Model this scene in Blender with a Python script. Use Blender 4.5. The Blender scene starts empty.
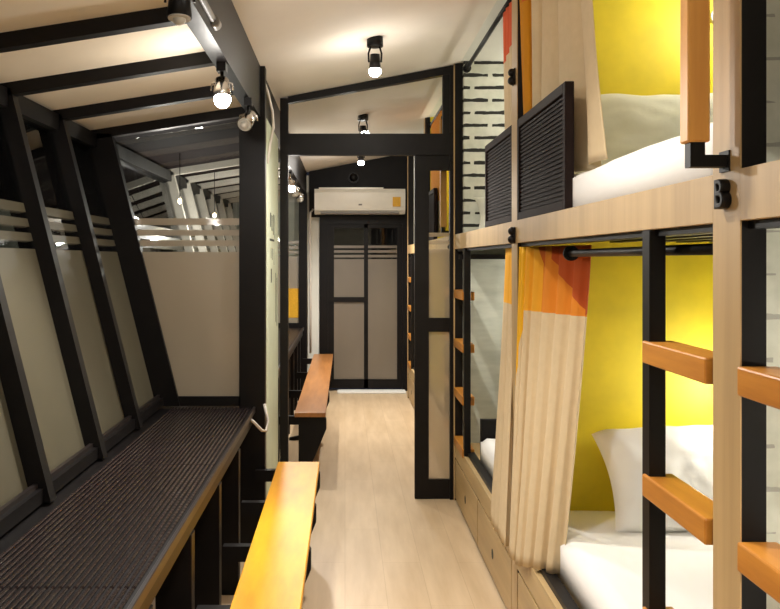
import bpy, bmesh, math, random
from mathutils import Vector, Matrix, noise
random.seed(7)
S = bpy.context.scene
C = S.collection
PI = math.pi
H = 1.53

# ------------------------------------------------------------------ camera
cd = bpy.data.cameras.new('camera')
cam = bpy.data.objects.new('camera', cd)
C.objects.link(cam)
cam.location = (0, 0, H)
cam.rotation_euler = (PI / 2, 0, 0)
cd.sensor_fit = 'HORIZONTAL'
cd.sensor_width = 36
cd.lens = 36 * 870 / 780
cd.shift_x = 45 / 780
cd.shift_y = -44.5 / 780
cd.clip_start = 0.02
S.camera = cam

# ------------------------------------------------------------------ world (night outside) and exposure
w = bpy.data.worlds.new('night')
S.world = w
w.use_nodes = True
w.node_tree.nodes['Background'].inputs[0].default_value = (0.010, 0.011, 0.016, 1)
w.node_tree.nodes['Background'].inputs[1].default_value = 1.0
S.view_settings.view_transform = 'Standard'
S.view_settings.look = 'None'
S.view_settings.gamma = 1
S.view_settings.use_curve_mapping = False
S.view_settings.exposure = 0.5
LAMP_K = 1.0          # common factor on every lamp
WARM = (1.0, 0.945, 0.875)

# ------------------------------------------------------------------ material helpers
def lin(c):
    r = []
    for v in c[:3]:
        v /= 255.0
        r.append(v / 12.92 if v <= .04045 else ((v + .055) / 1.055) ** 2.4)
    return (r[0], r[1], r[2], 1)

def newmat(name):
    m = bpy.data.materials.new(name)
    m.use_nodes = True
    nt = m.node_tree
    p = nt.nodes['Principled BSDF']
    return m, nt, p

def node(nt, t, **kw):
    n = nt.nodes.new('ShaderNode' + t)
    for k, v in kw.items():
        setattr(n, k, v)
    return n

def lk(nt, a, b):
    nt.links.new(a, b)

def math_(nt, op, a, b=None, c=None):
    n = node(nt, 'Math', operation=op)
    for i, v in enumerate((a, b, c)):
        if v is None: continue
        if isinstance(v, (int, float)): n.inputs[i].default_value = v
        else: lk(nt, v, n.inputs[i])
    return n.outputs[0]

def ramp(nt, fac, stops):
    r = node(nt, 'ValToRGB')
    e = r.color_ramp.elements
    while len(e) < len(stops): e.new(.5)
    for el, (p, c) in zip(e, stops):
        el.position = p; el.color = c
    lk(nt, fac, r.inputs[0])
    return r.outputs[0]

def objco(nt, scale=(1, 1, 1)):
    t = node(nt, 'TexCoord')
    mp = node(nt, 'Mapping')
    mp.inputs['Scale'].default_value = scale
    lk(nt, t.outputs['Object'], mp.inputs[0])
    return mp.outputs[0]

def noise_(nt, vec, scale, detail=3, rough=.55):
    n = node(nt, 'TexNoise')
    n.inputs['Scale'].default_value = scale
    n.inputs['Detail'].default_value = detail
    n.inputs['Roughness'].default_value = rough
    lk(nt, vec, n.inputs['Vector'])
    return n.outputs['Fac']

def bump(nt, p, h, strength=.3, dist=.01):
    b = node(nt, 'Bump')
    b.inputs['Strength'].default_value = strength
    b.inputs['Distance'].default_value = dist
    lk(nt, h, b.inputs['Height'])
    lk(nt, b.outputs[0], p.inputs['Normal'])

def plain(name, c, rough=.5, metal=0, var=.06, scale=14, bmp=0, stretch=(1, 1, 1), spec=.5):
    m, nt, p = newmat(name)
    a = lin(c)
    lo = tuple(max(0, v * (1 - var)) for v in a[:3]) + (1,)
    hi = tuple(min(1, v * (1 + var)) for v in a[:3]) + (1,)
    f = noise_(nt, objco(nt, stretch), scale)
    lk(nt, ramp(nt, f, [(.3, lo), (.7, hi)]), p.inputs['Base Color'])
    p.inputs['Roughness'].default_value = rough
    p.inputs['Metallic'].default_value = metal
    p.inputs['Specular IOR Level'].default_value = spec
    if bmp: bump(nt, p, f, bmp)
    return m

def wood(name, dark, light, axis='Z', fine=26, rough=.4, squeeze=.07, mid=None):
    m, nt, p = newmat(name)
    sc = {'X': (squeeze, 1, 1), 'Y': (1, squeeze, 1), 'Z': (1, 1, squeeze)}[axis]
    v = objco(nt, sc)
    f = noise_(nt, v, fine, 5, .6)
    g = noise_(nt, v, fine * .22, 2, .5)
    h = math_(nt, 'ADD', math_(nt, 'MULTIPLY', f, .55), math_(nt, 'MULTIPLY', g, .45))
    lk(nt, ramp(nt, h, [(.32, lin(dark)), (.66, lin(light))]), p.inputs['Base Color'])
    p.inputs['Roughness'].default_value = rough
    bump(nt, p, f, .08, .004)
    return m

M = {}
M['steel'] = plain('black_steel', (15, 12, 12), .45, 0, .25, 9, spec=.25)
M['guard'] = plain('dark_brown_panel_metal', (34, 24, 22), .6, 0, .2, 9, spec=.12)
M['steel_dull'] = plain('black_steel_dull', (17, 15, 15), .6, 0, .2, 9, spec=.25)
M['lit_rib'] = plain('steel_painted_as_lit', (214, 208, 196), .5, 0, .05)  # pale colour stands in for strong light on the far ribs
M['ceiling'] = plain('ceiling_paint', (238, 231, 220), .8, 0, .03, 3)
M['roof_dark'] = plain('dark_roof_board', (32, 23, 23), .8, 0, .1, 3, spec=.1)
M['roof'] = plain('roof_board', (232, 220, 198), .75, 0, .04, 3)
M['white'] = plain('white_paint', (226, 226, 216), .7, 0, .03, 4)
M['stub'] = plain('greenish_white_wall', (206, 212, 188), .7, 0, .05, 4)
M['plastic'] = plain('white_plastic', (232, 228, 216), .3, 0, .02)
M['grey'] = plain('grey_plastic', (120, 116, 110), .4)
M['cable'] = plain('white_cable', (214, 206, 196), .5)
M['chrome'] = plain('chrome', (225, 222, 218), .22, 1, .03)
M['sticker'] = plain('yellow_sticker', (225, 170, 40), .5, 0, .08, 60)
M['ink'] = plain('dark_ink', (52, 56, 48), .7)
M['pine'] = wood('pale_pine_cladding', (164, 136, 94), (194, 164, 116), 'Z', 20, .45, .05)
M['pine_y'] = wood('pale_pine_board', (170, 142, 98), (198, 170, 120), 'Y', 18, .45, .06)
M['rung'] = wood('varnished_rung_wood', (168, 104, 34), (216, 148, 60), 'Y', 26, .35, .09)
M['handle'] = wood('varnished_handle_wood', (200, 132, 58), (232, 172, 88), 'Z', 26, .35, .08)
M['bench'] = wood('orange_bench_wood', (206, 126, 18), (242, 184, 32), 'Y', 9, .45, .2)
M['bench_far'] = wood('brown_bench_wood', (146, 92, 44), (190, 130, 70), 'Y', 18, .35, .1)
M['sheet'] = plain('white_bed_linen', (238, 236, 232), .85, 0, .02, 9, .25, (1, .35, 1))
M['sheet_green'] = plain('pale_grey_linen', (214, 214, 198), .85, 0, .03, 9, .3)
M['yellow'] = plain('yellow_plaster', (212, 190, 24), .55, 0, .13, 5, .05)
M['grey_wall'] = plain('grey_plaster', (176, 180, 168), .75, 0, .14, 16, .1, (.25, .25, 1))
M['mat'] = plain('white_cotton_mat', (230, 228, 220), .95, 0, .05, 40, .4)
M['darkwall'] = plain('dark_sheet_wall', (26, 23, 22), .6, 0, .2, 5)
M['bedding_edge'] = plain('dark_edge', (46, 40, 36), .55)

def floor_mat():
    m, nt, p = newmat('beige_floor_planks')
    v = objco(nt, (1, .12, 1))
    f = noise_(nt, v, 14, 4)
    base = ramp(nt, f, [(.3, lin((198, 172, 136))), (.7, lin((216, 192, 158)))])
    t = node(nt, 'TexCoord')
    sp = node(nt, 'SeparateXYZ'); lk(nt, t.outputs['Object'], sp.inputs[0])
    cb = node(nt, 'CombineXYZ')
    lk(nt, sp.outputs['Y'], cb.inputs[0]); lk(nt, sp.outputs['X'], cb.inputs[1])
    br = node(nt, 'TexBrick')
    br.inputs['Scale'].default_value = 1
    br.inputs['Brick Width'].default_value = 1.1
    br.inputs['Row Height'].default_value = .19
    br.inputs['Mortar Size'].default_value = .0015
    br.inputs['Color1'].default_value = (1, 1, 1, 1)
    br.inputs['Color2'].default_value = (.93, .92, .9, 1)
    br.inputs['Mortar'].default_value = (.8, .77, .72, 1)
    lk(nt, cb.outputs[0], br.inputs['Vector'])
    mx = node(nt, 'Mix', data_type='RGBA', blend_type='MULTIPLY')
    mx.inputs[0].default_value = 1
    lk(nt, base, mx.inputs[6]); lk(nt, br.outputs[0], mx.inputs[7])
    lk(nt, mx.outputs[2], p.inputs['Base Color'])
    p.inputs['Roughness'].default_value = .34
    p.inputs['Specular IOR Level'].default_value = .4
    return m
M['floor'] = floor_mat()

def brick_mat(name, horiz='X', course=.079, length=.225, joint=.24, ink=(38, 38, 32)):
    m, nt, p = newmat(name)
    t = node(nt, 'TexCoord')
    sp = node(nt, 'SeparateXYZ'); lk(nt, t.outputs['Object'], sp.inputs[0])
    nz = noise_(nt, t.outputs['Object'], 13, 3)
    wob = math_(nt, 'MULTIPLY', math_(nt, 'SUBTRACT', nz, .5), .14)
    r = math_(nt, 'ADD', math_(nt, 'DIVIDE', sp.outputs['Z'], course), wob)
    row = math_(nt, 'FLOOR', r)
    fr = math_(nt, 'FRACT', r)
    off = math_(nt, 'MULTIPLY', math_(nt, 'MODULO', row, 2.0), .5)
    u = math_(nt, 'FRACT', math_(nt, 'ADD', math_(nt, 'ADD', math_(nt, 'DIVIDE', sp.outputs[horiz], length), off), wob))
    dark = math_(nt, 'MULTIPLY', math_(nt, 'LESS_THAN', fr, math_(nt, 'ADD', joint - .2, math_(nt, 'MULTIPLY', nz, .44))), math_(nt, 'GREATER_THAN', u, .12))
    paint = ramp(nt, noise_(nt, t.outputs['Object'], 11, 4), [(.3, lin((196, 198, 182))), (.7, lin((224, 224, 210)))])
    mx = node(nt, 'Mix', data_type='RGBA')
    lk(nt, dark, mx.inputs[0]); lk(nt, paint, mx.inputs[6]); mx.inputs[7].default_value = lin(ink)
    lk(nt, mx.outputs[2], p.inputs['Base Color'])
    p.inputs['Roughness'].default_value = .8
    hgt = math_(nt, 'SUBTRACT', math_(nt, 'MULTIPLY', nz, .4), dark)
    bump(nt, p, hgt, .5, .01)
    return m
M['brick'] = brick_mat('white_painted_brick')
M['brick_plain'] = brick_mat('white_painted_brick_tight', joint=.06, ink=(168, 166, 156))

def glass_mat(name, film=None, bands=(), tint=(205, 196, 176), see=.30):
    """clear glass with a frosted film below z=film and frosted bands (z0, z1)"""
    m, nt, p = newmat(name)
    nt.nodes.remove(p)
    out = nt.nodes['Material Output']
    fres = node(nt, 'Fresnel'); fres.inputs[0].default_value = 1.5
    tr = node(nt, 'BsdfTransparent'); tr.inputs[0].default_value = (.93, .95, .94, 1)
    gl = node(nt, 'BsdfGlossy'); gl.inputs['Roughness'].default_value = .02
    clear = node(nt, 'MixShader')
    lk(nt, fres.outputs[0], clear.inputs[0]); lk(nt, tr.outputs[0], clear.inputs[1]); lk(nt, gl.outputs[0], clear.inputs[2])
    if film is None:
        lk(nt, clear.outputs[0], out.inputs[0]); return m
    t = node(nt, 'TexCoord')
    sp = node(nt, 'SeparateXYZ'); lk(nt, t.outputs['Object'], sp.inputs[0])
    z = sp.outputs['Z']
    fac = math_(nt, 'LESS_THAN', z, film)
    for a, b in bands:
        fac = math_(nt, 'MAXIMUM', fac, math_(nt, 'MULTIPLY', math_(nt, 'GREATER_THAN', z, a), math_(nt, 'LESS_THAN', z, b)))
    nz = noise_(nt, objco(nt, (1, 1, .4)), 3, 2)
    a = lin(tint)
    col = ramp(nt, nz, [(.3, tuple(v * .9 for v in a[:3]) + (1,)), (.7, a)])
    df = node(nt, 'BsdfDiffuse'); lk(nt, col, df.inputs[0])
    tl = node(nt, 'BsdfTranslucent'); lk(nt, col, tl.inputs[0])
    m1 = node(nt, 'MixShader'); m1.inputs[0].default_value = .45
    lk(nt, df.outputs[0], m1.inputs[1]); lk(nt, tl.outputs[0], m1.inputs[2])
    rf = node(nt, 'BsdfRefraction'); rf.inputs['Roughness'].default_value = .24; rf.inputs['IOR'].default_value = 1.12
    m2 = node(nt, 'MixShader'); m2.inputs[0].default_value = see
    lk(nt, m1.outputs[0], m2.inputs[1]); lk(nt, rf.outputs[0], m2.inputs[2])
    g2 = node(nt, 'BsdfGlossy'); g2.inputs['Roughness'].default_value = .28
    m3 = node(nt, 'MixShader'); m3.inputs[0].default_value = .10
    lk(nt, m2.outputs[0], m3.inputs[1]); lk(nt, g2.outputs[0], m3.inputs[2])
    fin = node(nt, 'MixShader')
    lk(nt, fac, fin.inputs[0]); lk(nt, clear.outputs[0], fin.inputs[1]); lk(nt, m3.outputs[0], fin.inputs[2])
    lk(nt, fin.outputs[0], out.inputs[0])
    return m
BANDS = ((1.604, 1.635), (1.660, 1.691), (1.716, 1.752))
M['film_glass'] = glass_mat('frosted_band_glass', 1.573, BANDS, (126, 119, 98), .2)
M['end_glass'] = glass_mat('frosted_band_glass_warm', 1.573, BANDS, (212, 200, 178), .2)
M['door_glass'] = glass_mat('frosted_door_glass', 1.54, ((1.56, 1.59), (1.615, 1.645), (1.67, 1.70)), (166, 154, 138), .2)
M['slide_glass'] = glass_mat('frosted_sliding_glass', 1.60, ((1.63, 1.655), (1.68, 1.705)), (212, 194, 162), .55)
M['clear'] = glass_mat('clear_glass')

def emit(name, col, k):
    m, nt, p = newmat(name)
    p.inputs['Base Color'].default_value = (.8, .8, .8, 1)
    p.inputs['Emission Color'].default_value = tuple(col) + (1,)
    p.inputs['Emission Strength'].default_value = k
    return m
M['bulb'] = emit('lit_bulb', (1, .93, .82), 60)
M['bulb_small'] = emit('small_lit_bulb', (1, .75, .4), 12)
M['bulb_off'] = plain('unlit_bulb', (190, 186, 176), .3)

def curtain_mat(name, kind):
    """cream cloth with a patchwork of orange triangles; UV u runs along the cloth, v is height in metres"""
    m, nt, p = newmat(name)
    t = node(nt, 'TexCoord')
    sp = node(nt, 'SeparateXYZ'); lk(nt, t.outputs['UV'], sp.inputs[0])
    u, v = sp.outputs['X'], sp.outputs['Y']
    nz = noise_(nt, objco(nt), 30, 2)
    cream = ramp(nt, nz, [(.3, lin((212, 190, 152))), (.7, lin((217, 195, 157)))])
    cur = cream
    def over(cur, mask, c):
        mx = node(nt, 'Mix', data_type='RGBA')
        lk(nt, mask, mx.inputs[0]); lk(nt, cur, mx.inputs[6]); mx.inputs[7].default_value = lin(c)
        return mx.outputs[2]
    G = lambda a, b: math_(nt, 'GREATER_THAN', a, b)
    L = lambda a, b: math_(nt, 'LESS_THAN', a, b)
    A = lambda a, b: math_(nt, 'MULTIPLY', a, b)
    if kind == 'low':
        top = G(v, 1.33)
        cur = over(cur, top, (236, 168, 36))
        cur = over(cur, A(top, G(u, .36)), (226, 136, 30))
        line = math_(nt, 'ADD', math_(nt, 'MULTIPLY', u, -.40), 1.735)
        cur = over(cur, A(top, A(G(u, .50), G(v, line))), (196, 84, 22))
        cur = over(cur, A(top, A(A(G(u, .24), L(u, .40)), G(v, math_(nt, 'ADD', math_(nt, 'MULTIPLY', u, -1.2), 1.95)))), (200, 96, 22))
        tri = A(L(u, .13), G(v, math_(nt, 'ADD', math_(nt, 'MULTIPLY', u, 2.4), 1.02)))
        cur = over(cur, tri, (232, 176, 20))
    elif kind == 'low_far':
        cur = over(cur, G(v, 1.34), (240, 176, 48))
    elif kind == 'up':
        cur = over(cur, L(u, math_(nt, 'ADD', .27, math_(nt, 'MULTIPLY', v, -.02))), (206, 138, 16))
        cur = over(cur, A(A(G(u, .10), L(u, .27)), G(v, 2.56)), (206, 92, 34))
    elif kind == 'amber':
        cur = over(cur, G(v, 2.0), (224, 142, 28))
    elif kind == 'up_far':
        cur = over(cur, G(v, math_(nt, 'ADD', 2.44, math_(nt, 'MULTIPLY', u, .12))), (214, 88, 40))
    lk(nt, cur, p.inputs['Base Color'])
    p.inputs['Roughness'].default_value = .85
    return m

def counter_mat():
    m, nt, p = newmat('ribbed_brown_metal')
    v = objco(nt)
    f = noise_(nt, v, 40, 2)
    lk(nt, ramp(nt, f, [(.3, lin((36, 28, 28))), (.7, lin((54, 42, 42)))]), p.inputs['Base Color'])
    wv = node(nt, 'TexWave', bands_direction='Y')
    wv.inputs['Scale'].default_value = 11
    wv.inputs['Distortion'].default_value = .3
    lk(nt, v, wv.inputs['Vector'])
    bump(nt, p, wv.outputs['Fac'], .25, .003)
    p.inputs['Roughness'].default_value = .24
    p.inputs['Metallic'].default_value = .25
    return m
M['counter'] = counter_mat()
M['counter_edge'] = plain('brown_edge_metal', (40, 33, 31), .4, .3, .1)

# ------------------------------------------------------------------ mesh helpers
class MB:
    def __init__(self): self.bm = bmesh.new()
    def box(self, x0, x1, y0, y1, z0, z1, bev=0, seg=1):
        b = self.bm
        v = [b.verts.new((x, y, z)) for x in (x0, x1) for y in (y0, y1) for z in (z0, z1)]
        fs = [b.faces.new([v[i] for i in q]) for q in ((0, 1, 3, 2), (4, 6, 7, 5), (0, 4, 5, 1), (2, 3, 7, 6), (0, 2, 6, 4), (1, 5, 7, 3))]
        if bev:
            es = list({e for f in fs for e in f.edges})
            bmesh.ops.bevel(b, geom=es, offset=bev, segments=seg, affect='EDGES', profile=.5)
        return self
    def prism(self, pts, axis, a, b_):
        """pts are 2-D; extruded along axis from a to b_. axis Y: pts=(x,z); X: pts=(y,z); Z: pts=(x,y)"""
        b = self.bm
        def P(p, t):
            return {'Y': (p[0], t, p[1]), 'X': (t, p[0], p[1]), 'Z': (p[0], p[1], t)}[axis]
        n = len(pts)
        lo = [b.verts.new(P(p, a)) for p in pts]; hi = [b.verts.new(P(p, b_)) for p in pts]
        b.faces.new(lo); b.faces.new(hi)
        for i in range(n):
            b.faces.new((lo[i], lo[(i + 1) % n], hi[(i + 1) % n], hi[i]))
        return self
    def tube(self, p, q, r, n=12, r2=None):
        p, q = Vector(p), Vector(q)
        r2 = r if r2 is None else r2
        d = (q - p).normalized()
        u = d.orthogonal().normalized(); w_ = d.cross(u)
        b = self.bm
        A = [b.verts.new(p + r * (u * math.cos(2 * PI * i / n) + w_ * math.sin(2 * PI * i / n))) for i in range(n)]
        B = [b.verts.new(q + r2 * (u * math.cos(2 * PI * i / n) + w_ * math.sin(2 * PI * i / n))) for i in range(n)]
        b.faces.new(A); b.faces.new(B)
        for i in range(n):
            f = b.faces.new((A[i], A[(i + 1) % n], B[(i + 1) % n], B[i])); f.smooth = True
        return self
    def path(self, pts, r, n=8):
        """one continuous swept tube"""
        pts = [Vector(p) for p in pts]
        b = self.bm
        rings = []
        ref = Vector((.31, .52, .79))
        for i, p in enumerate(pts):
            d = (pts[min(i + 1, len(pts) - 1)] - pts[max(i - 1, 0)]).normalized()
            u = d.cross(ref).normalized(); w_ = d.cross(u)
            rings.append([b.verts.new(p + r * (u * math.cos(2 * PI * k / n) + w_ * math.sin(2 * PI * k / n))) for k in range(n)])
        for a, c in zip(rings, rings[1:]):
            for k in range(n):
                f = b.faces.new((a[k], a[(k + 1) % n], c[(k + 1) % n], c[k])); f.smooth = True
        b.faces.new(rings[0]); b.faces.new(rings[-1])
        return self
    def ball(self, c, r, sz=(1, 1, 1), seg=16):
        mtx = Matrix.Translation(c) @ Matrix.Diagonal((r * sz[0], r * sz[1], r * sz[2], 1))
        res = bmesh.ops.create_uvsphere(self.bm, u_segments=seg, v_segments=seg // 2 + 2, radius=1, matrix=mtx)
        for v in res['verts']:
            for f in v.link_faces: f.smooth = True
        return self
    def hexa(self, lo, hi):
        """two quads (lists of 4 points) joined"""
        b = self.bm
        A = [b.verts.new(p) for p in lo]; B = [b.verts.new(p) for p in hi]
        b.faces.new(A); b.faces.new(B)
        for i in range(4): b.faces.new((A[i], A[(i + 1) % 4], B[(i + 1) % 4], B[i]))
        return self

def build(name, mb, mat, origin=(0, 0, 0), parent=None, link_loc=False):
    o3 = Vector(origin)
    bmesh.ops.translate(mb.bm, verts=mb.bm.verts, vec=-o3)
    bmesh.ops.recalc_face_normals(mb.bm, faces=mb.bm.faces)
    me = bpy.data.meshes.new(name)
    mb.bm.to_mesh(me); mb.bm.free()
    me.materials.append(M[mat] if isinstance(mat, str) else mat)
    o = bpy.data.objects.new(name, me)
    C.objects.link(o)
    if parent is not None: o.parent = parent
    else: o.location = o3
    return o

def tag(o, label=None, cat=None, group=None, kind=None):
    if label: o['label'] = label
    if cat: o['category'] = cat
    if group: o['group'] = group
    if kind: o['kind'] = kind
    return o

class Thing:
    """an Empty at the thing's base; parts are authored in world coordinates"""
    def __init__(self, name, label, cat, loc, group=None, kind=None):
        self.o = bpy.data.objects.new(name, None); C.objects.link(self.o)
        self.o.empty_display_size = .1
        self.o.location = loc; self.loc = loc
        tag(self.o, label, cat, group, kind)
    def part(self, name, mb, mat, parent=None, label=None):
        p = build(name, mb, mat, self.loc, parent or self.o)
        if label: p['label'] = label
        return p
    def light(self, kind, loc, watts, col=WARM, radius=.04, spot=None, blend=.6, rot=None):
        ld = bpy.data.lights.new('lamp_light', kind)
        ld.energy = watts * LAMP_K; ld.color = col
        ld.shadow_soft_size = radius
        if kind == 'SPOT': ld.spot_size = spot; ld.spot_blend = blend
        l = bpy.data.objects.new('lamp_light', ld); C.objects.link(l)
        l.parent = self.o
        l.location = Vector(loc) - Vector(self.loc)
        if rot: l.rotation_euler = rot
        return l

def structure(name, mb, mat, label, cat, origin=(0, 0, 0)):
    return tag(build(name, mb, mat, origin), label, cat, None, 'structure')

# ================================================================== THE SETTING
Y0, Y1 = -2.2, 10.2
XF = .70                       # face of the bunks
def zc(x): return 2.646 + .19 * x         # sloping corridor ceiling
def zr(x): return 2.17 + .157 * (x + 1.33)   # underside of left roof ribs
def xs(z, off=0): return -.94 - .36 * (z - .755) / 1.43 + off   # inner edge of slanted wall

structure('floor', MB().box(-1.6, 1.72, Y0 - .1, Y1 + .1, -.08, 0), 'floor', 'beige wood plank floor of the corridor', 'floor')
structure('ceiling', MB().prism([(-.455, zc(-.455)), (.735, zc(.735)), (.735, zc(.735) + .1), (-.455, zc(-.455) + .1)], 'Y', Y0, Y1 + .05),
          'ceiling', 'white sloping ceiling above the corridor', 'ceiling')
structure('ceiling_bunks', MB().box(.735, 1.72, Y0, Y1 + .05, 2.786, 2.886), 'white', 'flat white ceiling above the upper bunks', 'ceiling')
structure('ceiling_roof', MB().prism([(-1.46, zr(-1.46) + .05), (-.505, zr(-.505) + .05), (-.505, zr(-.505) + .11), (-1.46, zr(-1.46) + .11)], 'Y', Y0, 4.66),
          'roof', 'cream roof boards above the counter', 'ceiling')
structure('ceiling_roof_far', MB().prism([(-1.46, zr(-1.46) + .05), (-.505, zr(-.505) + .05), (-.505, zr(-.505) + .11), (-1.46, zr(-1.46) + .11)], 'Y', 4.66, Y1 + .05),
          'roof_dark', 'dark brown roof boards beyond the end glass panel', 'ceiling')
structure('wall_right', MB().box(1.60, 1.70, Y0, Y1, 0, 2.79), 'brick_plain', 'white painted brick wall behind the bunks', 'wall')
structure('wall_back', MB().box(-1.6, 1.7, Y0 - .1, Y0, 0, 2.95), 'white', 'white wall at the near end of the corridor', 'wall')
structure('trim_beam', MB().box(-.51, -.45, Y0, Y1, 2.29, 2.60), 'steel', 'long black steel beam between corridor ceiling and roof', 'beam')
structure('trim_eave', MB().box(-1.39, -1.315, Y0, Y1, 2.125, 2.20), 'steel', 'black steel eave beam above the slanted windows', 'beam')
structure('wall_left', MB().box(-1.06, -1.0, Y0, Y1, 0, .74), 'darkwall', 'dark low wall beneath the slanted windows', 'wall')
structure('wall_left_near', MB().hexa([(xs(.74) - .09, Y0, .74), (xs(.74) - .04, Y0, .74), (xs(2.2) - .04, Y0, 2.2), (xs(2.2) - .09, Y0, 2.2)],
                                      [(xs(.74) - .09, -.27, .74), (xs(.74) - .04, -.27, .74), (xs(2.2) - .04, -.27, 2.2), (xs(2.2) - .09, -.27, 2.2)]),
          'darkwall', 'dark slanted wall panel beside the near end', 'wall')

def rib(n, y, mat, label, dz=0, wide=0):
    t = Thing('trim_%d' % n, label, 'rib', (xs(.755), y, 0), None, 'structure')
    a, b = .755, 2.20
    mb = MB().hexa([(xs(a) - .095, y, a), (xs(a) + wide, y, a), (xs(a) + wide, y + .055, a), (xs(a) - .095, y + .055, a)],
                   [(xs(b) - .095, y, b), (xs(b) + wide, y, b), (xs(b) + wide, y + .055, b), (xs(b) - .095, y + .055, b)])
    t.part('post', mb, mat)
    x0, x1 = -1.36, -.51
    t.part('roof_beam', MB().prism([(x0, zr(x0) + dz), (x1, zr(x1) + dz), (x1, zr(x1) + .052), (x0, zr(x0) + .052)], 'Y', y, y + .05), mat)
    return t

def slant_pane(n, ya, yb, label, mat='film_glass'):
    t = Thing('window_%d' % n, label, 'window', (xs(.755), ya, 0), None, 'structure')
    a, b, o = .80, 2.14, -.062
    mb = MB().hexa([(xs(a) + o, ya, a), (xs(a) + o - .006, ya, a), (xs(a) + o - .006, yb, a), (xs(a) + o, yb, a)],
                   [(xs(b) + o, ya, b), (xs(b) + o - .006, ya, b), (xs(b) + o - .006, yb, b), (xs(b) + o, yb, b)])
    t.part('pane', mb, mat)
    mb = MB().box(xs(a) - .095, xs(a) - .012, ya, yb, .755, .80)
    t.part('sill', mb, 'steel')
    mb = MB().box(xs(a) - .045, xs(a) - .03, ya, yb, .80, .815)
    t.part('glazing_bead', mb, 'counter_edge')
    return t

ribs = [-.27 + .61 * k for k in range(8)]      # ... 2.17, 2.78, 3.39, 4.00
names = {4: 'black slanted steel rib beside the nearest frosted pane', 5: 'black slanted steel rib second from the near end of the counter',
         6: 'black slanted steel rib in the middle of the frosted windows', 7: 'black slanted steel rib next to the end glass panel'}
for k, y in enumerate(ribs):
    rib(k + 1, y, 'steel', names.get(k, 'black slanted steel rib out of view near the camera'))
    yb = ribs[k + 1] if k < 7 else 4.61
    slant_pane(k + 1, y + .055, yb, ['frosted slanted window pane out of view near the camera', 'first frosted slanted window pane above the counter',
               'second frosted slanted window pane above the counter', 'third frosted slanted window pane above the counter',
               'frosted slanted window pane nearest the end panel'][max(0, k - 3)])
rib(9, 4.61, 'steel', 'black slanted steel rib framing the end glass panel', 0, .065)

# end glass panel closing the counter bay
t = Thing('window_9', 'upright frosted glass end panel with three clear bands', 'window', (-.8, 4.62, 0), None, 'structure')
a, b = .80, 2.15
t.part('pane', MB().prism([(xs(a), a), (-.555, a), (-.555, 2.27), (xs(b), b)], 'Y', 4.635, 4.641), 'end_glass')
t.part('bottom_rail', MB().box(-1.0, -.555, 4.62, 4.66, .755, .805), 'steel')
structure('trim_column', MB().box(-.562, -.425, 4.62, 4.70, 0, 2.56), 'steel', 'black steel column beside the end glass panel', 'column')
structure('wall_stub', MB().box(-.53, -.426, 4.70, 5.55, 0, 2.30), 'stub', 'narrow pale green white wall strip beside the column', 'wall')

# far section of the left side
for k in range(6):
    y = 6.6 + .64 * k
    rib(10 + k, y, 'lit_rib', 'steel rib coloured pale for strong light, seen through the end glass, number %s from it' % ['one', 'two', 'three', 'four', 'five', 'six'][k])
    slant_pane(10 + k, y + .055, y + .64 if k < 5 else Y1 - .1, 'slanted window beyond the end glass, in bay %s' % ['one', 'two', 'three', 'four', 'five', 'six'][k])
slant_pane(16, 4.67, 6.6, 'slanted window just behind the end glass')
t = Thing('window_17', 'narrow frosted window at the far end beside the white strip', 'window', (-.7, 10.1, 0), None, 'structure')
t.part('pane', MB().box(-1.25, -.535, 10.11, 10.116, .80, 2.2), 'end_glass')
t.part('yellow_patch', MB().box(-.72, -.535, 10.105, 10.109, .86, 1.20), 'sticker', None, 'yellow patch')  # yellow tint of the pane, set as a thin plate
t.part('frame', MB().box(-.535, -.44, 10.08, 10.14, .0, 2.3).box(-1.3, -.535, 10.08, 10.14, .74, .80), 'steel')

# far end wall with door
structure('wall_far', MB().box(-1.4, -.30, Y1, Y1 + .1, 0, 2.52).box(.71, 1.7, Y1, Y1 + .1, 0, 2.79), 'white', 'white wall strip beside the far door', 'wall')
structure('trim_gable', MB().prism([(-.42, 2.03), (.76, 2.03), (.76, zc(.76)), (-.42, zc(-.42))], 'Y', Y1 - .02, Y1 + .1), 'steel_dull', 'black gable board above the air conditioner', 'board')
d = Thing('door_1', 'black framed door with frosted panes at the far end', 'door', (.2, Y1, 0), None, 'structure')
k = Y1 / 870
X = lambda px: (px - 345) * k
Z = lambda py: H + (260 - py) * k
d.part('door_frame', MB().box(X(320), X(328), Y1 - .04, Y1 + .06, 0, 2.03).box(X(402), X(408), Y1 - .04, Y1 + .06, 0, 2.03).box(X(328), X(402), Y1 - .04, Y1 + .06, Z(224), 2.03), 'steel')
leaf = MB()
yl0, yl1 = Y1 - .02, Y1 + .03
leaf.box(X(328), X(334), yl0, yl1, .03, Z(224)).box(X(397), X(402), yl0, yl1, .03, Z(224)).box(X(364), X(368), yl0, yl1, .03, Z(224))
leaf.box(X(334), X(397), yl0, yl1, Z(228), Z(224)).box(X(334), X(397), yl0, yl1, .03, Z(379)).box(X(334), X(364), yl0, yl1, Z(302), Z(297))
lf = d.part('door_leaf', leaf, 'steel')
d.part('pane', MB().box(X(334), X(364), Y1, Y1 + .006, Z(297), Z(228)), 'door_glass', lf)
d.part('pane', MB().box(X(334), X(364), Y1, Y1 + .006, Z(379), Z(302)), 'door_glass', lf)
d.part('pane', MB().box(X(368), X(397), Y1, Y1 + .006, Z(379), Z(228)), 'door_glass', lf)
structure('wall_lobby', MB().box(-.5, .9, Y1 + .9, Y1 + 1.0, 0, 2.2), 'darkwall', 'dark wall beyond the far door', 'wall')

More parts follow.
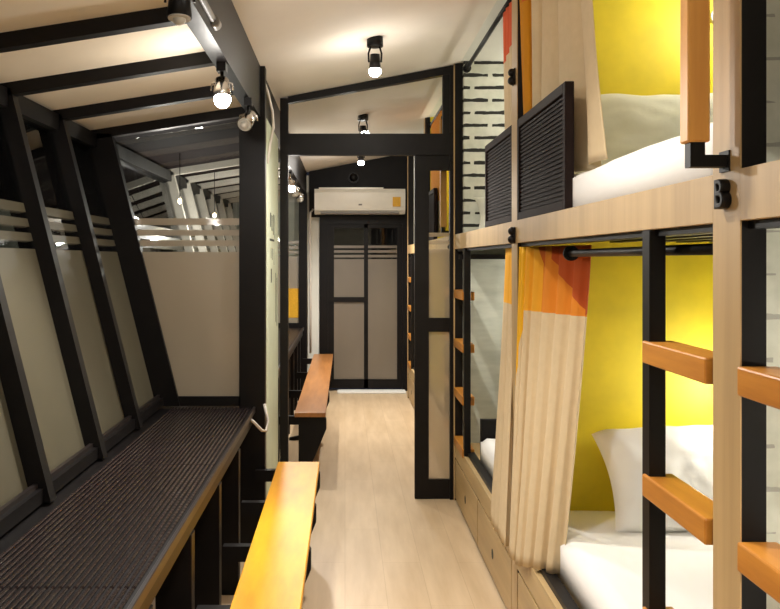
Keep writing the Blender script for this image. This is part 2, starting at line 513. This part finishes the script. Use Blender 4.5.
# mid partition with sloping transom
YP = 5.55
k = YP / 870
t = Thing('wall_partition', 'black steel partition frame with a sloping glass transom across the corridor', 'partition', (.15, YP, 0), None, 'structure')
fr = MB()
fr.box(X(280), X(288), YP, YP + .06, 0, zc(X(280)) - .005)
fr.box(X(450), X(461.5), YP, YP + .06, 0, zc(X(450)) - .002)
fr.box(X(443), X(450), YP + .005, YP + .055, 2.20, zc(X(443)) - .004)
fr.box(X(288), X(450), YP, YP + .06, Z(155), Z(133.5))
fr.prism([(X(288), zc(X(288)) - .045), (X(450), zc(X(450)) - .055), (X(450), zc(X(450)) - .004), (X(288), zc(X(288)) - .004)], 'Y', YP, YP + .06)
t.part('frame', fr, 'steel')
t.part('transom_pane', MB().prism([(X(288), Z(134)), (X(443), Z(134)), (X(443), zc(X(443)) - .05), (X(288), zc(X(288)) - .04)], 'Y', YP + .028, YP + .034), 'clear')
d = Thing('door_2', 'black framed frosted sliding panel standing against the bunks', 'door', (.56, YP, 0), None, 'structure')
fr = MB()
ya, yb = YP + .012, YP + .05
fr.box(X(415), X(429), ya, yb, .004, Z(155)).box(X(451.5), X(453.5), ya - .005, yb, .004, Z(155))
fr.box(X(429), X(451.5), ya, yb, .004, Z(480)).box(X(429), X(451.5), ya, yb, Z(332), Z(318)).box(X(429), X(451.5), ya, yb, Z(170), Z(155))
fo = d.part('frame', fr, 'steel')
d.part('pane', MB().box(X(429), X(451.5), YP + .028, YP + .034, Z(480), Z(332)), 'slide_glass')
d.part('pane', MB().box(X(429), X(451.5), YP + .028, YP + .034, Z(318), Z(170)), 'slide_glass')

# walls between the bunk bays
structure('wall_divider', MB().box(.75, 1.6, 3.545, 3.64, 0, 2.786), 'yellow', 'yellow plaster wall at the head of the middle bunk', 'wall')
structure('wall_brick', MB().box(.75, 1.6, 1.595, 1.65, 0, 2.786), 'brick_plain', 'white painted brick wall at the head of the nearest bunk', 'wall')
structure('wall_brick_far', MB().box(.75, 1.6, 5.49, 5.54, 1.60, 2.786), 'brick', 'white brick wall with dark joints above the far bunk', 'wall')
structure('wall_plaster', MB().box(.75, 1.6, 5.49, 5.54, 0, 1.60), 'grey_wall', 'grey plaster wall at the foot of the far lower bunk', 'wall')
structure('wall_divider_far', MB().box(.75, 1.6, 7.64, 7.74, 0, 2.786), 'yellow', 'yellow wall between the bunks beyond the partition', 'wall')

# ================================================================== BUNKS
RUNG_Z = (1.342, 1.032, .722, .412)
def bunk(label, yn, yf, ladder, handle, end_post, vis=True):
    t = Thing('bunk_bed', label, 'bunk bed', (XF + .4, (yn + yf) / 2, 0), 'built-in wooden bunk beds along the corridor')
    pa = yn - .113
    po = t.part('post', MB().box(.703, .747, pa, yn, 0, 2.786), 'steel')
    t.part('cladding', MB().box(.70, .703, pa, yn, 0, 2.786), 'pine', po, 'pale pine face board')
    t.part('front_beam', MB().box(.70, .716, yn, yf, 1.60, 1.692, .001), 'pine')
    base = MB().box(.716, .75, yn, yf, 1.585, 1.64).box(1.56, 1.6, yn, yf, 1.585, 1.64)
    base.box(.75, 1.56, yn, yn + .04, 1.585, 1.64)
    b = t.part('bed_base', base, 'steel')
    if end_post: t.part('cross_bar', MB().box(.716, 1.6, yf - .10, yf - .06, 1.535, 1.565), 'steel')
    for i in range(6):
        x = .80 + i * .135
        t.part('slat', MB().box(x, x + .045, yn + .04, yf - .02, 1.60, 1.625), 'steel', b)
    t.part('deck', MB().box(.716, 1.6, yn, yf, 1.64, 1.66), 'steel_dull', b)
    # lower platform
    pl = MB().box(.70, .718, yn, yf, .275, .362, .001).box(.70, .74, yn, yf, .362, .376, .001)
    t.part('platform_board', pl, 'pine_y')
    t.part('edge_rail', MB().box(.722, .764, yn, yf, .376, .396), 'steel')
    t.part('platform_deck', MB().box(.74, 1.6, yn, yf, .35, .376), 'pine_y')
    t.part('plinth', MB().box(.715, .735, yn - .11, yf, 0, .035), 'steel_dull')
    ym = (yn + yf) / 2
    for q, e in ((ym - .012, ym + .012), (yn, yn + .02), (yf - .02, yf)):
        t.part('gap_shade_divider', MB().box(.7065, .714, q, e, .036, .274), 'steel_dull')  # divider kept dark and shallow so the drawer gap reads as shadow
    for a, c in ((yn + .016, ym - .009), (ym + .009, yf - .016)):
        dr = t.part('drawer', MB().box(.70, .706, a, c, .02, .264, .0015), 'pine_y')
        m = (a + c) / 2
        h = MB()
        ring = []
        n = 14
        h.prism([(m + .022 * math.cos(2 * PI * i / n), .135 + .024 * math.sin(2 * PI * i / n)) for i in range(n)], 'X', .6985, .7005)
        t.part('finger_hole', h, 'ink', dr)
    # ladder
    if ladder == 'near':
        a, c, ry = yn + .02, yn + .377, (yn + .345, yn + .395)
    else:
        a, c, ry = yf - .405, yf - .002, (yf - .435, yf - .385)
    la = t.part('ladder_rail', MB().box(.70, .738, ry[0], ry[1], .376, 1.60, .002), 'steel')
    for z in RUNG_Z:
        t.part('rung', MB().box(.693, .765, a, c, z - .052, z, .004, 2), 'rung', la)
    # guard panel
    if ladder == 'near': ga, gb = yn + 1.115, yf
    else: ga, gb = yn, yn + .70
    g = t.part('guard_panel', MB().box(.70, .73, ga, ga + .03, 1.692, 2.10, .002).box(.70, .73, gb - .03, gb, 1.692, 2.10, .002)
               .box(.70, .73, ga + .03, gb - .03, 2.065, 2.10, .002).box(.70, .73, ga + .03, gb - .03, 1.692, 1.722, .002), 'guard')
    inf = MB().box(.712, .718, ga + .03, gb - .03, 1.722, 2.065)
    for i in range(22):
        z = 1.726 + i * .0155
        inf.box(.707, .722, ga + .03, gb - .03, z, z + .0085)
    t.part('ribbed_infill', inf, 'guard', g)
    if handle:
        yc = yn - .055
        h = t.part('grab_handle', MB().box(.623, .664, yc - .02, yc + .02, 1.745, 2.45, .003), 'handle')
        br = MB().box(.630, .657, yc - .013, yc + .013, 1.70, 1.745).box(.657, .700, yc - .013, yc + .013, 1.70, 1.722).box(.6965, .70, yc - .02, yc + .02, 1.692, 1.73)
        t.part('bracket', br, 'steel', h)
        t.part('bracket', MB().box(.630, .700, yc - .013, yc + .013, 2.45, 2.472), 'steel', h)
    if end_post:
        e = t.part('end_post', MB().box(.70, .76, yf, yf + .006, 0, 2.786), 'steel')
        t.part('cladding', MB().box(.692, .70, yf, yf + .006, 0, 2.786), 'pine', e)
    return t

bunk('pale pine bunk nearest the camera, only its ladder rungs and beam in view', -.45, 1.542, 'far', False, False)
bunk('pale pine bunk with yellow walls, orange ladder rungs and wooden grab handle', 1.655, 3.54, 'near', True, False)
bunk('pale pine bunk with grey plaster and white brick wall beside the partition', 3.653, 5.54, 'far', False, True)
bunk('pale pine bunk just beyond the sliding glass panel', 5.755, 7.64, 'near', True, False)
bunk('pale pine bunk furthest along the corridor beside the far door', 7.753, 9.64, 'far', False, True)

# ------------------------------------------------------------------ soft things
def mattress(x0, x1, y0, y1, z0, z1, mat, label, group, seed=0):
    mb = MB(); b = mb.bm
    nx, ny = 26, 50
    r = .022
    def prof(s, n):   # 0..n across, rounded rim
        return s / n
    top, bot = [], []
    for j in range(ny + 1):
        rt, rb = [], []
        for i in range(nx + 1):
            u, v = i / nx, j / ny
            x = x0 + (x1 - x0) * u; y = y0 + (y1 - y0) * v
            e = min(u * (x1 - x0), (1 - u) * (x1 - x0), v * (y1 - y0), (1 - v) * (y1 - y0))
            dz = r * (1 - math.sqrt(max(0, 1 - (1 - min(e, r) / r) ** 2)))
            wob = .006 * noise.noise((x * 6 + seed, y * 3, 1.7)) + .003 * noise.noise((x * 16, y * 7 + seed, 4))
            rt.append(b.verts.new((x, y, z1 - dz + (wob if e > .01 else 0))))
            rb.append(b.verts.new((x, y, z0)))
        top.append(rt); bot.append(rb)
    for j in range(ny):
        for i in range(nx):
            f = b.faces.new((top[j][i], top[j][i + 1], top[j + 1][i + 1], top[j + 1][i])); f.smooth = True
            b.faces.new((bot[j][i], bot[j + 1][i], bot[j + 1][i + 1], bot[j][i + 1]))
    edge_t = [top[0][i] for i in range(nx + 1)] + [top[j][nx] for j in range(1, ny + 1)] + [top[ny][i] for i in range(nx - 1, -1, -1)] + [top[j][0] for j in range(ny - 1, 0, -1)]
    edge_b = [bot[0][i] for i in range(nx + 1)] + [bot[j][nx] for j in range(1, ny + 1)] + [bot[ny][i] for i in range(nx - 1, -1, -1)] + [bot[j][0] for j in range(ny - 1, 0, -1)]
    n = len(edge_t)
    for i in range(n):
        f = b.faces.new((edge_t[i], edge_t[(i + 1) % n], edge_b[(i + 1) % n], edge_b[i])); f.smooth = True
    o = build('mattress', mb, mat, ((x0 + x1) / 2, (y0 + y1) / 2, z0))
    return tag(o, label, 'mattress', group)

G1 = 'white mattresses on the bunks'
mattress(.775, 1.585, 1.69, 3.53, .376, .522, 'sheet', 'white covered mattress on the lower bunk before the yellow wall', G1, 1)
mattress(.725, 1.585, 1.69, 3.53, 1.66, 1.812, 'sheet', 'white covered mattress on the upper bunk beside the grab handle', G1, 2)
mattress(.768, 1.585, 3.68, 4.93, .376, .522, 'sheet', 'white mattress on the lower bunk before the grey plaster wall', G1, 3)
mattress(.79, 1.585, -.40, 1.50, .376, .522, 'sheet', 'white mattress of the nearest lower bunk, beyond the frame', G1, 4)
structure('trim_footboard', MB().box(.775, 1.585, 4.95, 4.99, .377, .62), 'steel_dull', 'black footboard at the end of the far lower mattress', 'board')

def pillow(center, wx, hz, thick, tilt, mat, label, group, seed=0, roll=0, yaw=0, puff=.5, skew=0):
    mb = MB(); b = mb.bm
    n = 36
    fr_, bk = [], []
    R = Matrix.Rotation(yaw, 3, 'Z') @ Matrix.Rotation(tilt, 3, 'X') @ Matrix.Rotation(roll, 3, 'Y')
    for j in range(n + 1):
        ra, rb = [], []
        for i in range(n + 1):
            u = 2 * i / n - 1; v = 2 * j / n - 1
            pinch = 1 - .09 * (u * u) * (1 - v * v) * 0 - .06 * (1 - abs(u)) * abs(v) ** 3
            px_ = u * wx / 2 * (1 - .10 * (1 - v * v))
            px_ -= skew * v
            pz_ = v * hz / 2 * (1 - .02 * (1 - u * u) - .10 * abs(u) ** 5 * (1 if v > 0 else .3))
            h = thick / 2 * (max(0, (1 - u ** 4)) * max(0, (1 - v ** 4))) ** puff
            wr = .007 * noise.noise((u * 2.2 + seed, v * 2.6, seed)) + .005 * noise.noise((u * 6 + seed, v * 5, 9))
            edge = min(1, (1 - abs(u)) * 6) * min(1, (1 - abs(v)) * 6)
            pf = Vector((px_, -h - wr * edge - .002, pz_ + .012 * noise.noise((u * 3, seed, 2))))
            pb = Vector((px_, h * .6 + .002, pz_ + .012 * noise.noise((u * 3, seed, 2))))
            ra.append(b.verts.new(Vector(center) + R @ pf)); rb.append(b.verts.new(Vector(center) + R @ pb))
        fr_.append(ra); bk.append(rb)
    for j in range(n):
        for i in range(n):
            for g in (fr_, bk):
                f = b.faces.new((g[j][i], g[j][i + 1], g[j + 1][i + 1], g[j + 1][i])); f.smooth = True
    bd = [(0, i) for i in range(n)] + [(j, n) for j in range(n)] + [(n, i) for i in range(n, 0, -1)] + [(j, 0) for j in range(n, 0, -1)]
    for a, c in zip(bd, bd[1:] + bd[:1]):
        f = b.faces.new((fr_[a[0]][a[1]], fr_[c[0]][c[1]], bk[c[0]][c[1]], bk[a[0]][a[1]])); f.smooth = True
    o = build('pillow', mb, mat, (center[0], center[1], center[2] - hz / 2))
    return tag(o, label, 'pillow', group)

G2 = 'white pillows on the bunks'
pillow((1.285, 3.33, .695), .60, .41, .19, math.radians(-26), 'sheet', 'plump white pillow leaning on the yellow wall of the lower bunk', G2, 3, math.radians(-2.5), 0, .42, .012)
pillow((1.24, 3.36, 1.985), .82, .40, .20, math.radians(-22), 'sheet_green', 'wide pale pillow leaning on the yellow wall of the upper bunk', G2, 8)
pillow((1.06, 1.45, .73), .58, .42, .16, math.radians(-16), 'sheet', 'white pillow of the nearest bunk, hidden behind its brick headwall post', G2, 5)
pillow((1.12, 5.36, 1.80), .64, .26, .16, math.radians(-14), 'sheet_green', 'pale pillow below the white brick in the far upper bunk', G2, 6)

def curtain(top, bot, ztop, zbot, folds, amp, kind, label, seed=0, warp=1.0):
    """top, bot: lists of (x, y, [z]) walked by u = 0..1; folds push the cloth along -X/+X"""
    mb = MB(); b = mb.bm
    uvl = b.loops.layers.uv.new('UVMap')
    nu, nv = 150, 30
    def walk(pts, u):
        s = u * (len(pts) - 1); i = min(int(s), len(pts) - 2); f = s - i
        return [a + (c - a) * f for a, c in zip(pts[i], pts[i + 1])]
    grid = []
    for j in range(nv + 1):
        v = j / nv
        row = []
        for i in range(nu + 1):
            u = i / nu
            a, c = walk(top, u), walk(bot, u)
            s = v ** 1.25
            x = a[0] + (c[0] - a[0]) * s; y = a[1] + (c[1] - a[1]) * s
            zb = c[2] if len(c) > 2 else zbot
            z = ztop + (zb - ztop) * v
            ph = 2 * PI * folds * (u ** warp + .03 * math.sin(5 * u + seed)) + .5 * math.sin(3 * v + seed)
            am = amp * (.65 + .5 * v) * (.85 + .4 * noise.noise((u * 4, seed, 0)))
            am *= min(1, .15 + u * 7)
            tx, ty = pts_dir(top, bot, u, s)
            dx = (math.sin(ph) + .28 * math.sin(2 * ph + .6)) * am
            x += dx * ty; y += -dx * tx + .3 * am * math.sin(2 * ph)
            row.append((b.verts.new((x, y, z)), u, z))
        grid.append(row)
    for j in range(nv):
        for i in range(nu):
            q = (grid[j][i], grid[j][i + 1], grid[j + 1][i + 1], grid[j + 1][i])
            f = b.faces.new([k_[0] for k_ in q]); f.smooth = True
            for lp, k_ in zip(f.loops, q): lp[uvl].uv = (k_[1], k_[2])
    mid = walk(top, .5)
    o = build('curtain', mb, curtain_mat('curtain_cloth_' + kind, kind), (mid[0], mid[1], zbot))
    sm = o.modifiers.new('thickness', 'SOLIDIFY'); sm.thickness = .003; sm.offset = 0
    return tag(o, label, 'curtain', 'cream and orange bunk curtains')

def pts_dir(top, bot, u, s):
    a = Vector((top[0][0] * (1 - s) + bot[0][0] * s, top[0][1] * (1 - s) + bot[0][1] * s))
    c = Vector((top[-1][0] * (1 - s) + bot[-1][0] * s, top[-1][1] * (1 - s) + bot[-1][1] * s))
    d = (c - a)
    d = d.normalized() if d.length > 1e-6 else Vector((0, 1))
    return d.x, d.y

curtain([(.708, 3.532), (.785, 3.29), (.862, 3.05)], [(.662, 3.50, .356), (.672, 3.34, .356), (.712, 3.22, .39), (.765, 3.12, .40)], 1.583, .36, 8.0, .015, 'low',
        'cream curtain with orange triangles, open in front of the lower yellow bunk', 1, .55)
curtain([(.735, 3.97), (.728, 3.70)], [(.662, 3.95, .356), (.662, 3.55, .356)], 1.583, .36, 5.3, .013, 'low_far',
        'cream curtain with yellow top in front of the grey plaster bunk', 2)
curtain([(.708, 3.534), (.772, 3.3), (.772, 2.75)], [(.745, 3.534), (.772, 3.3), (.772, 2.52)], 2.695, 1.822, 6.2, .030, 'up',
        'cream curtain with amber edge behind the nearer slatted guard of the upper bunk', 3, .5)
curtain([(.752, 4.14), (.752, 3.68)], [(.752, 4.02), (.752, 3.68)], 2.695, 1.70, 5.4, .012, 'up_far',
        'cream curtain with red orange top behind the farther slatted guard', 4)

curtain([(.752, 7.60), (.752, 6.75)], [(.752, 7.60), (.752, 6.85)], 2.695, 1.72, 7.0, .014, 'amber',
        'amber curtain on the upper bunk beyond the partition', 6)

def rod(x, z, ya, yb, label, flange=False):
    t = Thing('curtain_rod', label, 'curtain rod', (x, ya, z), 'black curtain rods')
    t.part('pole', MB().tube((x, ya, z), (x, yb, z), .0125, 14), 'steel')
    f = MB().tube((x, yb - .004, z), (x, yb + .016, z), .026, 20).ball((x, yb + .012, z), .02)
    t.part('end_cap', f, 'steel')
    return t
rod(.778, 1.553, 1.67, 2.99, 'black rod with round end cap across the lower yellow bunk')
rod(.752, 2.712, 3.66, 5.36, 'black rod below the ceiling in front of the white brick')
rod(.752, 2.712, 5.77, 7.61, 'black rod above the amber curtain beyond the partition')
rod(.752, 2.712, 1.67, 3.50, 'black rod above the amber edged upper curtain')

# one reading lamp over the lower pillow; the other bunk lamps are added fill
def bunk_lamp(x, y, z, watts, label):
    t = Thing('bunk_lamp', label, 'lamp', (x, y, z), 'reading lamps in the bunks')
    t.part('base', MB().tube((x, y + .005, z), (x, y - .015, z), .035, 18), 'plastic')
    t.part('arm', MB().path([(x, y - .015, z), (x, y - .06, z + .025), (x, y - .145, z + .01)], .008), 'plastic')
    t.part('bulb', MB().ball((x, y - .165, z + .005), .026), 'bulb')
    t.light('POINT', (x, y - .30, z + .03), watts, (1, .95, .86), .03)
bunk_lamp(1.55, 3.54, 0.98, 5.5, 'small reading lamp on the yellow wall above the lower pillow')
bunk_lamp(1.52, 3.54, 2.52, 3.2, 'added unseen lamp high on the yellow wall of the upper bunk')  # unseen, added to brighten the upper yellow wall
bunk_lamp(1.40, 5.485, 1.25, 7, 'added fill lamp on the grey plaster wall behind the curtain')  # added to lift the dark far lower bay
bunk_lamp(1.40, 5.485, 2.45, 5, 'added fill lamp on the white brick of the far upper bunk')  # unseen fill for the far upper bay
bunk_lamp(1.40, 1.59, 1.20, 11, 'added fill lamp on the brick wall of the nearest bunk')  # added, brightens the brick strip beside the near post
bunk_lamp(1.40, 7.635, 2.40, 8, 'added fill lamp on the yellow wall beyond the partition')  # added light for the bay behind the partition

# ------------------------------------------------------------------ counter and benches
def counter(ya, yb, label, seams):
    t = Thing('counter', label, 'counter', (-.7, (ya + yb) / 2, 0), 'ribbed dark counters along the slanted windows')
    t.part('top_sheet', MB().box(-.985, -.482, ya, yb, .722, .744), 'steel')
    ribs_ = MB()
    ys = [ya] + [s for s in seams if ya < s < yb] + [yb]
    for a, c in zip(ys, ys[1:]):
        n = 24
        for i in range(n):
            x = -.912 + i * (.912 - .492) / n
            ribs_.box(x, x + .0105, a + .003, c - .003, .744, .752, .0025)
    t.part('ribbed_surface', ribs_, 'counter')
    t.part('front_edge', MB().box(-.486, -.474, ya, yb, .724, .755, .002), 'counter_edge')
    t.part('front_rail', MB().box(-.55, -.49, ya, yb, .66, .722), 'steel')
    y = 2.78 - 6 * .61
    while y < yb - .1:
        if y > ya + .02:
            t.part('leg', MB().box(-.60, -.485, y - .03, y + .03, 0, .66, .002), 'steel')
        y += .61
    return t
counter(-.3, 4.60, 'ribbed dark brown counter below the frosted windows', [.85, 2.07, 3.31])
counter(5.75, 10.06, 'dark counter beyond the partition', [6.9, 8.2])

def bench(ya, yb, ys, mat, label):
    t = Thing('bench', label, 'bench', (-.25, (ya + yb) / 2, 0), 'wooden benches along the counter')
    t.part('seat', MB().box(-.357, -.137, ya, yb, .42, .452, .003, 2), mat)
    for y in ys:
        t.part('bracket', MB().prism([(-.474, .42), (-.145, .42), (-.132, .40), (-.132, .33), (-.27, .0), (-.474, .0), (-.474, .02), (-.33, .05), (-.33, .36), (-.474, .36)], 'Y', y - .02, y + .02), 'steel')
    return t
bench(.6, 4.65, [1.0, 2.17, 2.78, 3.39, 4.0, 4.61], 'bench', 'long orange wooden bench in the foreground')
bench(6.14, 9.98, [6.2, 7.4, 8.6, 9.8], 'bench_far', 'brown wooden bench beyond the partition')

# ------------------------------------------------------------------ air conditioner and far end
k = 9.95 / 870
t = Thing('air_conditioner', 'white wall air conditioner above the far door', 'air conditioner', (.2, Y1, 2.05))
xa, xb = -.35, .69
body = MB().prism([(10.18, 2.06), (10.0, 2.06), (9.95, 2.10), (9.94, 2.30), (9.97, 2.345), (10.18, 2.345)], 'X', xa, xb)
t.part('body', body, 'plastic')
t.part('louver', MB().box(xa + .07, xb - .07, 9.945, 10.0, 2.058, 2.075), 'grey')
t.part('top_grille', MB().box(xa + .05, xb - .25, 9.97, 10.1, 2.345, 2.362), 'plastic')
t.part('sticker', MB().box(.545, .635, 9.935, 9.944, 2.14, 2.25), 'sticker', None, 'yellow energy sticker')
t.part('badge', MB().box(.155, .195, 9.935, 9.944, 2.155, 2.172), 'grey')
t = build('coolant_pipe', MB().path([(-.37, 10.1, 2.12), (-.40, 10.08, 2.08), (-.41, 10.08, 1.9), (-.40, 10.08, 1.2), (-.40, 10.08, .45)], .013), 'cable', (-.4, 10.08, .45))
tag(t, 'white pipe running down beside the far door', 'pipe')
mb = MB()
mb.box(-.09, .70, 9.93, 10.14, 0, .022, .008, 2)
tag(build('door_mat', mb, 'mat', (.3, 10.03, 0)), 'white mat on the floor before the far door', 'mat')
tag(build('smoke_detector', MB().tube((.10, 10.17, 2.49), (.10, 10.12, 2.49), .065, 20).ball((.1, 10.12, 2.49), .05), 'steel', (.1, 10.15, 2.49)), 'round black fitting on the gable board above the air conditioner', 'fitting')

# ------------------------------------------------------------------ lamps
def ceiling_spot(x, y, lit, watts, label):
    z = zc(x)
    t = Thing('ceiling_spotlight', label, 'spotlight', (x, y, z), 'black ceiling spotlights along the corridor')
    t.part('canopy', MB().tube((x, y, z + .004), (x, y, z - .045), .042, 24), 'steel')
    for s in (-1, 1):
        t.part('arm', MB().path([(x + s * .022, y, z - .04), (x + s * .034, y, z - .08), (x + s * .032, y, z - .125)], .005), 'steel')
    hs = t.part('lamp_holder', MB().tube((x, y, z - .085), (x, y, z - .16), .024, 20, .031), 'steel')
    t.part('bulb', MB().tube((x, y, z - .155), (x, y, z - .172), .029, 20, .024).ball((x, y, z - .172), .032, (1, 1, .9)), 'bulb' if lit else 'bulb_off', hs)
    if lit:
        t.light('SPOT', (x, y, z - .20), watts, WARM, .035, math.radians(140), .8)
        t.light('POINT', (x, y, z - .23), watts * .04, WARM, .05)
    return t
ceiling_spot(.155, -.3, True, 140, 'black ceiling spotlight behind the camera')
ceiling_spot(.155, 2.1, True, 50, 'black ceiling spotlight nearly overhead, above the picture')
ceiling_spot(.155, 4.49, True, 75, 'lit black ceiling spotlight in front of the partition transom')
ceiling_spot(.142, 6.86, False, 0, 'unlit black ceiling spotlight seen through the transom')
ceiling_spot(.16, 8.7, True, 230, 'lit ceiling spotlight beyond the partition above the far door')

def track_spot(x, y, zt, d, mat, lit, watts, label, group=None):
    """hangs from (x, y, zt) and points along d"""
    d = Vector(d).normalized()
    t = Thing('track_spotlight', label, 'spotlight', (x, y, zt), group)
    t.part('stem', MB().box(x - .018, x + .018, y - .03, y + .03, zt - .035, zt).tube((x, y, zt - .035), (x, y, zt - .075), .007), 'steel')
    c = Vector((x, y, zt - .095))
    t.part('yoke', MB().path([c + Vector((-.042, 0, -.01)), c + Vector((-.04, 0, .015)), c + Vector((0, 0, .028)), c + Vector((.04, 0, .015)), c + Vector((.042, 0, -.01))], .004), mat)
    h = t.part('housing', MB().tube(c - d * .035, c + d * .055, .028, 20, .036), mat)
    t.part('bulb', MB().tube(c + d * .054, c + d * .060, .032, 20).ball(c + d * .058, .032 if lit else .02), 'bulb' if lit else 'bulb_off', h)
    if lit:
        q = Vector((0, 0, -1)).rotation_difference(d).to_euler()
        t.light('SPOT', c + d * .10, watts, WARM, .035, math.radians(130), .7, q)
        t.light('POINT', c + d * .10, watts * .12, WARM, .035)
    return t
GT = 'spotlights along the long black beam'
track_spot(-.475, 2.50, 2.375, (0, -.1, -1), 'steel', False, 0, 'black spotlight on the long beam at the top of the picture', GT)
track_spot(-.475, 3.36, 2.29, (.1, -.5, -1), 'chrome', True, 70, 'brightly lit spotlight on the long beam above the counter', GT)
track_spot(-.455, 4.10, 2.29, (-.25, -.75, -.6), 'chrome', False, 0, 'unlit chrome spotlight tilted towards the counter by the column', GT)
for i, y in enumerate((6.9, 7.5, 8.2, 9.0)):
    track_spot(-.475, y, 2.29, (.3, -.5, -1), 'chrome', i == 1, 60, ['first', 'second', 'third', 'fourth'][i] + ' chrome spotlight of the row beyond the partition', GT)
track_spot(-.475, .6, 2.29, (.1, -.2, -1), 'chrome', True, 90, 'spotlight on the long beam beside the camera', GT)

# bulbs glimpsed beyond the end glass
for x, y, z, l in ((-1.12, 5.9, 1.93, 'small warm bulb hanging beyond the end glass, the one further left'), (-1.02, 6.8, 1.88, 'small warm bulb hanging beyond the end glass, the one further right')):
    t = Thing('hanging_bulb', l, 'bulb', (x, y, z), 'hanging bulbs beyond the end glass')
    t.part('flex', MB().tube((x, y, z + .03), (x, y, zr(x) + .05), .003, 6), 'steel')
    t.part('bulb', MB().ball((x, y, z), .013, (1, 1, 1.4)), 'bulb_small')
    t.light('POINT', (x, y, z - .06), 6.5, WARM, .03)  # light added to brighten the ribs beyond the end glass

# conduit and cable on the beam
tag(build('conduit', MB().path([(-.445, .8, 2.34), (-.445, 2.2, 2.34), (-.445, 2.95, 2.34)], .012).tube((-.445, 2.93, 2.34), (-.445, 3.0, 2.34), .02), 'grey', (-.445, 2, 2.34)),
    'grey conduit along the long black beam', 'conduit')
tag(build('cable', MB().path([(-.44, 4.75, 2.50), (-.425, 4.8, 2.45), (-.405, 4.85, 2.36), (-.40, 4.86, 2.27), (-.415, 4.80, 2.16), (-.425, 4.75, 2.06)], .008), 'cable', (-.42, 4.8, 2.06)),
    'white cable looping from the beam down the pale wall strip', 'cable')
tag(build('corner_hook', MB().path([(-.49, 4.45, .72), (-.465, 4.45, .70), (-.425, 4.46, .655), (-.405, 4.48, .65), (-.40, 4.50, .70), (-.42, 4.53, .78)], .008), 'cable', (-.42, 4.5, .65)),
    'white bent hook at the far corner of the counter', 'hook')

# faint lettering on the pale wall strip
mb = MB()
random.seed(3)
for (y, z0, z1, wdt) in ((4.95, 1.72, 1.80, .05), (5.04, 1.70, 1.79, .012), (5.10, 1.70, 1.79, .012), (5.16, 1.68, 1.80, .03), (5.26, 1.66, 1.80, .012),
                         (4.92, 1.64, 1.652, .3), (5.0, 1.54, 1.60, .012), (5.08, 1.53, 1.60, .02), (5.2, 1.50, 1.60, .012), (5.0, 1.40, 1.48, .05), (5.33, 1.15, 1.45, .012), (5.42, 1.12, 1.42, .012)):
    mb.box(-.4262, -.4245, y, y + wdt, z0, z1)
tag(build('wall_lettering', mb, 'ink', (-.425, 5.1, 1.4)), 'faint dark lettering strokes on the pale wall strip', 'lettering')

# letter B on the wooden post
cu = bpy.data.curves.new('letter', 'FONT')
cu.body = 'B'; cu.size = .074; cu.extrude = .006; cu.bevel_depth = .003; cu.bevel_resolution = 2; cu.offset = -.001
cu.align_x = 'CENTER'; cu.align_y = 'CENTER'
tmp = bpy.data.objects.new('letter', cu); C.objects.link(tmp)
bpy.context.view_layer.update()
me = bpy.data.meshes.new_from_object(tmp.evaluated_get(bpy.context.evaluated_depsgraph_get()))
bpy.data.objects.remove(tmp)
me.name = 'letter_sign'; me.materials.clear(); me.materials.append(M['steel'])
o = bpy.data.objects.new('letter_sign', me); C.objects.link(o)
o.location = (.691, 1.594, 1.648)
o.rotation_euler = Matrix(((0, 0, -1), (-1, 0, 0), (0, 1, 0))).to_euler()
tag(o, 'black raised letter B on the near wooden post', 'letter')

def fitting(y, z, label):
    mb = MB().box(.692, .70, y - .022, y + .022, z - .034, z + .034, .003).ball((.688, y - .006, z + .017), .017).ball((.688, y - .006, z - .017), .018)
    tag(build('post_fitting', mb, 'steel', (.70, y, z)), label, 'fitting', 'small black fittings on the bunk posts')
fitting(3.59, 1.632, 'small black two lobed fitting where the beam meets the farther post')
fitting(3.59, 2.285, 'small black fitting high on the farther post beside the amber curtain')
fitting(5.70, 1.632, 'small black fitting on the post behind the sliding panel')
